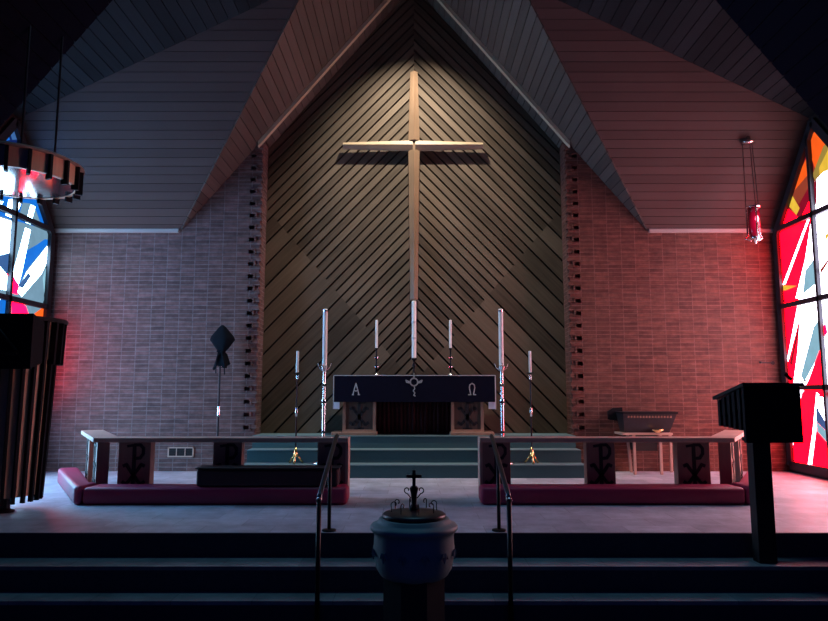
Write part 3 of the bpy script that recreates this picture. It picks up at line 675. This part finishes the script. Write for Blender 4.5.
for s in (-1, 1):
    nm = 'left' if s < 0 else 'right'
    # front
    bm = B(); pad(bm, [(s*.71, 7.27), (s*3.52, 7.27), (s*3.50, 7.40), (s*3.485, 7.585), (s*.71, 7.585)], 0, .185)
    o = link('kneeler', bm, M['red_vinyl'], bevel=.045, smooth=True)
    tag(o, 'long burgundy kneeling cushion in front of the %s communion rail' % nm, 'kneeler', 'burgundy kneelers at the rails')
    d = Vector((.84, 1.43)).normalized(); n = Vector((d.y, -d.x))
    a = Vector((3.585, 7.50)); c = Vector((4.43, 9.02))
    q = [Vector(v_) for v_ in ((3.585, 7.60), (4.44, 9.06), (4.67, 8.97), (3.60, 7.27), (3.525, 7.27), (3.49, 7.59))]
    bm = B(); pad(bm, [(s*v_.x, v_.y) for v_ in q], 0, .2)
    o = link('kneeler', bm, M['red_vinyl'], bevel=.045, smooth=True)
    tag(o, 'short burgundy kneeling cushion beside the splayed %s rail end' % nm, 'kneeler', 'burgundy kneelers at the rails')
# low dark bench in front of the left rail
p = thing('kneeling_bench', 'low dark burgundy bench standing on the left kneeling cushion', 'bench', (-1.5, 7.42, .185))
x0, x1 = hx(196, 475, 7.3), hx(338, 475, 7.3)
bm = B(); box(bm, x0, x1, 7.3, 7.56, .187, .37); link('body', bm, M['dark_vinyl'], p, bevel=.03)
bm = B(); box(bm, x0-.01, x1+.01, 7.29, 7.57, .37, .385); link('lid', bm, M['dark_wood'], p, bevel=.004)

# ================================================================ HANDRAILS
for s in (-1, 1):
    X = s*.735; nm = 'left' if s < 0 else 'right'
    p = thing('handrail', 'slim dark metal handrail at the chancel steps, %s of the font' % nm, 'handrail', (X, 5.9, 0), 'step handrails')
    yl, yh = 5.32, 6.42; zl, zh = hz(499, yl), hz(437, yh)
    bm = B(); tube(bm, [(X, yh+.06, zh+.005), (X, yh, zh), (X, yl+.05, zl+.03), (X, yl, zl)], .02, 12); link('grip', bm, M['steel'], p, smooth=True)
    yu = 5.98; zu = zl+(zh-zl)*(yu-yl)/(yh-yl)
    bm = B(); tube(bm, [(X, yl, -.59), (X, yl, zl)], .019, 12); link('post', bm, M['black_iron'], p, smooth=True)
    bm = B(); tube(bm, [(X, yu, 0), (X, yu, zu)], .016, 12); link('post', bm, M['black_iron'], p, smooth=True)
    bm = B(); lathe(bm, [(0, .0), (.06, .0), (.06, .012), (.02, .02), (0, .02)], X, yu, 20); link('flange', bm, M['black_iron'], p)
    bm = B(); lathe(bm, [(0, -.591), (.06, -.591), (.06, -.575), (.02, -.57), (0, -.57)], X, yl, 20); link('flange', bm, M['black_iron'], p)
    bm = B(); tube(bm, [(X, yl+.03, zl+.012), (X, yl-.012, zl-.012)], .0225, 12); link('grip_end', bm, M['silver'], p)

# ================================================================ FONT
fy = 4.5; z0 = -.591
zr = hz(534, fy-.27)
k = (fy*.993)/670
p = thing('baptismal_font', 'round stone baptismal font with dark cross-topped cover in front of steps', 'font', (0, fy, z0))
bm = B()
lathe(bm, [(0, zr-.32), (.19, zr-.32), (.22, zr-.30), (.245, zr-.26), (.255, zr-.2), (.262, zr-.13), (.258, zr-.06), (.262, zr-.04), (.276, zr-.028), (.284, zr-.018), (.285, zr-.002), (.278, zr+.008), (.25, zr+.02), (.235, zr+.028), (.228, zr+.045), (.215, zr+.05), (0, zr+.05)], 0, fy, 56); link('bowl', bm, M['font_stone'], p, smooth=True)
bm = B(); lathe(bm, [(0, z0), (.27, z0), (.27, z0+.08), (.22, z0+.1), (.21, z0+.14), (.21, zr-.3), (0, zr-.3)], 0, fy, 8); bmesh.ops.rotate(bm, cent=(0, fy, 0), matrix=Matrix.Rotation(math.pi/8, 3, 'Z'), verts=bm.verts[:]); link('pedestal', bm, M['font_base'], p)
for a_ in range(12):
    t = a_*math.pi/6+.26; bm = B(); 
    tube(bm, [(.268*math.cos(t+d_), fy+.268*math.sin(t+d_), zr-.17+h_) for d_, h_ in ((-.12, 0), (-.06, .03), (0, -.02), (.06, .03), (.12, 0))], .007, 6); link('carved_scroll', bm, M['font_stone'], p)
bm = B(); zc0 = zr+.05; lathe(bm, [(0, zc0), (.205, zc0), (.208, zc0+.02), (.195, zc0+.03), (.1, zc0+.042), (0, zc0+.05)], 0, fy, 48); cv = link('cover', bm, M['cover'], p, smooth=True)
zf0 = zc0+.045; ztp = hz(470, fy)
bm = B(); H = ztp-zf0
lathe(bm, [(0, zf0), (.03, zf0), (.032, zf0+.02), (.016, zf0+.04), (.02, zf0+.1), (.03, zf0+.55*H), (.018, zf0+.6*H), (0, zf0+.62*H)], 0, fy, 12)
box(bm, -.011, .011, fy-.011, fy+.011, zf0+.55*H, ztp); box(bm, -.05, .05, fy-.011, fy+.011, zf0+.80*H, zf0+.88*H); link('finial_cross', bm, M['black_iron'], cv)
def scroll(cx, cz, r, sgn, t0, t1, y=fy, ang=0):
    pts = []
    for i in range(15):
        f_ = i/14; t = t0+(t1-t0)*f_; rr = r*(1-.6*f_); v_ = Vector((sgn*(cx+rr*math.cos(t)), 0, cz+rr*math.sin(t))); v_.rotate(Matrix.Rotation(ang, 3, 'Z')); pts.append(v_+Vector((0, y, 0)))
    return pts
for sgn in (-1, 1):
    bm = B(); tube(bm, [(sgn*.02, fy, zf0+.3*H)]+scroll(.045, zf0+.5*H, .022, sgn, -1.6, 3.6), .004, 6); link('iron_scroll', bm, M['black_iron'], cv)
for i in range(8):
    an = i*math.pi/4+.2; bm = B(); q = [Vector((.15, 0, zf0-.005)), Vector((.15, 0, zf0+.02))]
    for v_ in q: v_.rotate(Matrix.Rotation(an, 3, 'Z'))
    tube(bm, [v_+Vector((0, fy, 0)) for v_ in q]+scroll(.13, zf0+.04, .022, 1, 0, 4.2, fy, an), .0035, 6); link('iron_scroll', bm, M['black_iron'], cv)

# ================================================================ PULPIT AND SOUNDING BOARD (left)
cx, cy = -4.19, 6.9
p = thing('pulpit', 'round slatted wooden pulpit at left under the sounding board', 'pulpit', (cx, cy, 0))
zt, zm, zb0 = 1.93, 1.50, .13
bm = B(); lathe(bm, [(0, zb0+.04), (.38, zb0+.04), (.42, zm+.02), (.46, zm+.02), (.475, zt-.03), (.44, zt-.03), (.43, zm+.3), (0, zm-.9)], cx, cy, 48); link('drum', bm, M['pulpit_panel'], p, smooth=False)
bm = B(); lathe(bm, [(.42, zt-.03), (.54, zt-.03), (.55, zt-.01), (.54, zt+.01), (.42, zt+.01)], cx, cy, 48, ring=True)
link('rim', bm, M['dark_wood'], p)
n = 26
for i in range(n):
    bm = B(); t = 2*math.pi*i/n+.05; c_, s_ = math.cos(t), math.sin(t); tg = Vector((-s_, c_, 0))
    def pt(r, z): return Vector((cx+c_*r, cy+s_*r, z))
    a0, a1 = pt(.355, zb0-.02), pt(.46, zm)
    extr(bm, [pt(.37, zb0-.02)-tg*.013, pt(.412, zb0-.02)-tg*.013, pt(.462, zm+.02)-tg*.015, pt(.39, zm+.02)-tg*.015], tg*.028)
    link('body_slat', bm, M['black_wood'], p)
for i in range(n):
    bm = B(); t = 2*math.pi*i/n+.17; c_, s_ = math.cos(t), math.sin(t); tg = Vector((-s_, c_, 0))
    extr(bm, [pt(.45, zm-.03)-tg*.022, pt(.52, zm-.03)-tg*.022, pt(.535, zt-.02)-tg*.022, pt(.45, zt-.02)-tg*.022], tg*.03)
    link('rim_slat', bm, M['black_wood'], p)
bm = B(); lathe(bm, [(0, 0), (.09, 0), (.09, .015), (.05, .03), (.05, zb0+.06), (0, zb0+.06)], cx+.1, cy-.02, 20); link('pedestal', bm, M['black_iron'], p)
bm = B(); extr(bm, [(cx-.49, 6.16, 1.40), (cx-.49, 6.16, 1.915), (cx-.49, 6.36, 1.85), (cx-.49, 6.36, 1.46)], (1.16, 0, 0)); link('reading_desk', bm, M['black_wood'], p, bevel=.006)
bm = B(); tube(bm, [(hx(-6, 325, 6.14), 6.14, 1.82), (hx(16, 352, 6.14), 6.14, 1.57)], .012, 8); tube(bm, [(hx(-6, 356, 6.14), 6.14, 1.55), (hx(17, 357, 6.14), 6.14, 1.54)], .012, 8); link('microphone_cable', bm, M['dark_wood'], p)

zs0, zs1 = 3.36, 3.62
cx2, cy2 = -4.245, 6.9
p = thing('sounding_board', 'round slatted canopy with glossy underside hanging above the left pulpit', 'canopy', (cx2, cy2, zs0))
bm = B(); lathe(bm, [(0, zs0+.035), (.60, zs0+.035), (.60, zs0+.05), (0, zs0+.05)], cx2, cy2, 64); link('glossy_underside', bm, M['lacquer'], p)
bm = B(); lathe(bm, [(.57, zs0+.03), (.615, zs0+.03), (.615, zs1-.02), (.57, zs1-.02)], cx2, cy2, 64, ring=True); link('band', bm, M['pulpit_panel'], p)
bm = B(); lathe(bm, [(0, zs1), (.66, zs1-.03), (.665, zs1-.015), (.6, zs1+.02), (0, zs1+.05)], cx2, cy2, 64); link('top', bm, M['canopy_top'], p, smooth=True)
n = 20
for i in range(n):
    bm = B(); t = 2*math.pi*(i+.35)/n; c_, s_ = math.cos(t), math.sin(t); tg = Vector((-s_, c_, 0))
    def pt(r, z): return Vector((cx2+c_*r, cy2+s_*r, z))
    extr(bm, [pt(.58, zs0-.025)-tg*.014, pt(.655, zs0-.025)-tg*.014, pt(.655, zs1-.02)-tg*.014, pt(.58, zs1-.02)-tg*.014], tg*.028)
    link('slat', bm, M['black_wood'], p)
for dx, dy in ((-.3, 0), (.3, .2), (.2, -.25)):
    x_, y_ = cx2+dx, cy2+dy; bm = B(); tube(bm, [(x_, y_, zs1), (x_, y_, zn(x_))], .012, 8); link('hanger_rod', bm, M['black_iron'], p)

# ================================================================ LECTERN (right)
zs = -R
p = thing('lectern', 'dark wooden lectern with slatted side standing on the steps at right', 'lectern', (3.05, 5.9, zs))
yf, yb2 = 5.62, 6.14
zt = hz(385, yf); zb1 = hz(443, yf); zbk = hz(400, yb2)
xl, xr = hx(744, 400, yf), hx(801, 400, yf)
bm = B(); extr(bm, [(xl-.02, yf-.03, zt-.01), (xl-.02, yf-.03, zt+.02), (xl-.02, yb2+.03, zbk+.03), (xl-.02, yb2+.03, zbk)], (xr-xl+.04, 0, 0)); link('book_rest', bm, M['dark_wood'], p, bevel=.004)
bm = B(); box(bm, xl, xr, yf, yf+.04, zb1, zt-.005); link('front_panel', bm, M['black_wood'], p, bevel=.003)
def zr_(y): return zt+(zbk-zt)*(y-yf)/(yb2-yf)
for X0 in (xl+.01, xr-.035):
    bm = B()
    for i in range(5):
        y = yf+.07+i*.094; h = .36-.028*i
        box(bm, X0-.012, X0+.035, y, y+.045, zr_(y)-h, zr_(y+.045)-.005)
    extr(bm, [(X0+.004, yf+.04, zt-.18), (X0+.004, yf+.04, zt-.01), (X0+.004, yb2, zbk-.005), (X0+.004, yb2, zbk-.15)], (.02, 0, 0))
    link('side_slats', bm, M['black_wood'], p)
bm = B(); box(bm, xl+.03, xr-.03, yf+.04, yf+.14, zb1+.01, zb1+.04); link('shelf', bm, M['black_wood'], p)
xp0, xp1 = hx(756, 500, yf+.05), hx(774, 500, yf+.05)
bm = B(); box(bm, xp0, xp1, yf+.05, yf+.16, zs, zb1+.02); link('post', bm, M['dark_wood'], p, bevel=.004)
mp_ = Vector((xr-.06, yf+.02, zt+.027))
p2 = thing('microphone', 'small black gooseneck microphone clipped to the dark lectern top', 'microphone', mp_)
bm = B(); tube(bm, [mp_, mp_+Vector((.01, 0, .03)), mp_+Vector((.07, .0, .0)), mp_+Vector((.12, -.02, .01))], .006, 8); link('gooseneck', bm, M['black_iron'], p2)
bm = B(); tube(bm, [mp_+Vector((.0, 0, .02)), mp_+Vector((-.05, .0, .07))], [.014, .017], 10); link('capsule', bm, M['black_iron'], p2)

# ================================================================ SANCTUARY LAMP
Yl = 9.37; top = at(748, 140, Yl); xl_ = hx(754.5, 225, Yl)
p = thing('sanctuary_lamp', 'red glass sanctuary lamp hanging on chains by the right window', 'hanging lamp', (top.x, Yl, top.z))
zt2 = za(Yl)-.02
X0 = xl_
bm = B(); lathe(bm, [(0, top.z-.06), (.095, top.z-.05), (.085, top.z-.03), (.035, top.z+.0), (.025, top.z+.06), (0, zt2)], X0-.02, Yl, 24); link('ceiling_crown', bm, M['silver'], p, smooth=True)
za_, zb_ = hz(208, Yl), hz(237, Yl)
for a_ in range(3):
    t = a_*2*math.pi/3+.35; r_ = .098
    bm = B(); tube(bm, [(X0-.02+.075*math.cos(t), Yl+.075*math.sin(t), top.z-.045), (X0+r_*math.cos(t), Yl+r_*math.sin(t), za_)], .0055, 6); link('chain', bm, M['black_iron'], p)
    bm = B(); tube(bm, [(X0+r_*math.cos(t), Yl+r_*math.sin(t), za_+.03), (X0+r_*math.cos(t), Yl+r_*math.sin(t), zb_+.03), (X0+(r_+.03)*math.cos(t), Yl+(r_+.03)*math.sin(t), zb_-.01), (X0+.05*math.cos(t), Yl+.05*math.sin(t), zb_-.05)], .011, 8); link('bracket_arm', bm, M['silver'], p, smooth=True)
bm = B(); lathe(bm, [(.078, za_-.0), (.08, zb_+.08), (.06, zb_+.01), (0, zb_), (0, zb_+.008), (.055, zb_+.018), (.073, zb_+.08), (.072, za_)], X0, Yl, 32)
link('ruby_glass', bm, M['ruby'], p, smooth=True)
bm = B(); lathe(bm, [(.07, za_), (.09, za_), (.095, za_+.012), (.09, za_+.025), (.07, za_+.025)], X0, Yl, 32, ring=True); link('ring', bm, M['silver'], p, smooth=True)
bm = B(); lathe(bm, [(0, zb_-.1), (.018, zb_-.09), (.014, zb_-.07), (.035, zb_-.05), (.06, zb_-.03), (.075, zb_+.0), (0, zb_)], X0, Yl, 24); link('finial', bm, M['silver'], p, smooth=True)
bm = B(); lathe(bm, [(0, za_-.12), (.02, za_-.14), (.026, za_-.19), (0, za_-.24)], X0, Yl-.075, 12)
link('glowing_flame', bm, M['flame'], p, smooth=True)

# ================================================================ VEILED PROCESSIONAL CROSS
Yv = 10.06; xv = hx(219, 400, Yv)
p = thing('processional_cross', 'processional cross veiled in dark cloth on slim pole, left brick wall', 'processional cross', (xv, Yv, 0))
bm = B(); lathe(bm, [(0, 0), (.14, 0), (.14, .02), (.05, .05), (.02, .09), (0, .09)], xv, Yv, 24); link('base', bm, M['black_iron'], p, smooth=True)
zv = hz(364, Yv)
bm = B(); lathe(bm, [(0, .08), (.013, .08), (.013, hz(340, Yv)), (0, hz(340, Yv))], xv, Yv, 12); link('pole', bm, M['black_iron'], p)
bm = B(); z_ = hz(411, Yv); lathe(bm, [(0, z_-.07), (.02, z_-.065), (.02, z_+.065), (0, z_+.07)], xv, Yv, 14); link('collar', bm, M['silver'], p); bm = B()
lathe(bm, [(0, zv-.06), (.018, zv-.05), (.018, zv+.0), (0, zv+.02)], xv, Yv, 14); link('collar', bm, M['silver'], p)
# veil: diamond over the cross, gathered, then tails
zA, zM, zG, zT = hz(325, Yv), hz(338, Yv), hz(352, Yv), hz(366, Yv)
bm = B(); nseg = 28; prof = [(.012, zA+.0, 0), (.05, zA-.03, .1), (.17, zM+.02, .3), (.185, zM-.03, .4), (.10, zG+.06, .6), (.05, zG, .5), (.075, zG-.06, .9), (.11, zT+.02, 1.1), (.12, zT-.0, 1.2)]
rings = []
for r_, z_, wv in prof:
    rg = []
    for i in range(nseg):
        t = 2*math.pi*i/nseg; rr = r_*(1+.16*wv*math.sin(5*t+z_*4)); dz = .03*wv*math.sin(3*t+1) if z_ < zG-.05 else 0
        rg.append(bm.verts.new((xv+.015+rr*math.cos(t), Yv+.42*rr*math.sin(t), z_+dz-(.03 if z_ < zG-.05 and math.cos(t) < 0 else 0))))
    rings.append(rg)
for a_, c_ in zip(rings, rings[1:]):
    for i in range(nseg): bm.faces.new([a_[i], a_[(i+1) % nseg], c_[(i+1) % nseg], c_[i]])
bm.faces.new(rings[0])
o = link('veil', bm, M['veil'], p, smooth=True); md = o.modifiers.new('s', 'SOLIDIFY'); md.thickness = .004
bm = B(); zG2 = zG
tube(bm, [(xv-.05, Yv-.03, zG+.01), (xv, Yv-.035, zG), (xv+.05, Yv-.03, zG+.01)], .012, 8); tube(bm, [(xv-.02, Yv-.04, zG), (xv-.05, Yv-.045, zG-.14), (xv-.05, Yv-.04, zG-.32)], .01, 6); tube(bm, [(xv+.02, Yv-.04, zG), (xv+.07, Yv-.045, zG-.16), (xv+.08, Yv-.04, zG-.34)], .01, 6)
link('tie_cord', bm, M['veil'], p)

# ================================================================ CREDENCE TABLE with chest (right brick wall)
Yt = 9.86
x0, x1 = hx(622, 434, Yt), hx(673, 434, Yt); zt = hz(433, Yt)
p = thing('credence_table', 'small light-topped side table against the right brick wall', 'table', ((x0+x1)/2, Yt+.18, 0))
bm = B(); box(bm, x0, x1, Yt, Yt+.38, zt-.03, zt); link('table_top', bm, M['rail_wood'], p, bevel=.004)
for xx, yy, tx in ((hx(634, 450, Yt), Yt+.02, 0), (hx(660.5, 450, Yt), Yt+.02, 0), (hx(627, 450, Yt+.3), Yt+.3, .04), (hx(670, 450, Yt+.3), Yt+.3, -.0)):
    bm = B(); vs = box(bm, xx, xx+.035, yy, yy+.035, 0, zt-.03)
    for v_ in vs[:4]: v_.co.x += tx
    link('leg', bm, M['rail_wood'], p)
bm = B(); box(bm, hx(636, 450, Yt)+.02, hx(659, 450, Yt), Yt+.05, Yt+.34, zt-.26, zt-.03); link('drawer_box', bm, M['dark_wood'], p, bevel=.004)
xa, xb = hx(623, 413, Yt), hx(677, 413, Yt); zc1, zc0 = hz(412, Yt), zt
p = thing('wooden_chest', 'dark flared wooden chest with beaded front on the side table', 'chest', ((xa+xb)/2, Yt+.1, zt))
bm = B(); f0 = [(xa+.045, Yt+.09), (xb-.09, Yt+.09), (xb-.09, Yt+.32), (xa+.045, Yt+.32)]; f1 = [(xa, Yt-.0), (xb, Yt-.0), (xb, Yt+.34), (xa, Yt+.34)]
v0 = [bm.verts.new((x_, y_, zc0)) for x_, y_ in f0]; v1 = [bm.verts.new((x_, y_, zc1-.025)) for x_, y_ in f1]
bm.faces.new(v0); bm.faces.new(v1)
for i in range(4): bm.faces.new([v0[i], v0[(i+1) % 4], v1[(i+1) % 4], v1[i]])
link('body', bm, M['cover'], p)
bm = B(); box(bm, xa-.01, xb+.01, Yt-.02, Yt+.35, zc1-.025, zc1); link('lid', bm, M['black_wood'], p, bevel=.004)
for i in range(15):
    bm = B(); box(bm, xa+.07+i*(xb-xa-.13)/15, xa+.07+i*(xb-xa-.13)/15+.022, Yt-.005, Yt+.02, zc1-.085, zc1-.055); link('bead', bm, M['altar_trim'], p)
bm = B(); xq = hx(609, 420, Yt+.3); extr(bm, [(xq, Yt+.345, zc1-.12), (xa+.1, Yt+.345, zc1-.16), (xa+.1, Yt+.345, zc1+.06), (xq+.08, Yt+.345, zc1+.05), (xq, Yt+.345, zc1-.0)], (0, .03, 0)); link('back_board', bm, M['black_wood'], p)
bm = B(); lathe(bm, [(0, zt+.002), (.03, zt+.002), (.035, zt+.012), (.085, zt+.04), (.09, zt+.05), (.08, zt+.045), (0, zt+.015)], hx(659, 431, Yt-.05), Yt-.0, 28)
bmesh.ops.scale(bm, vec=(1, .5, 1), space=Matrix.Translation((0, -Yt, 0)), verts=bm.verts[:])
tag(link('brass_bowl', bm, M['brass'], smooth=True), 'small shiny brass bowl in front of the dark chest', 'bowl')
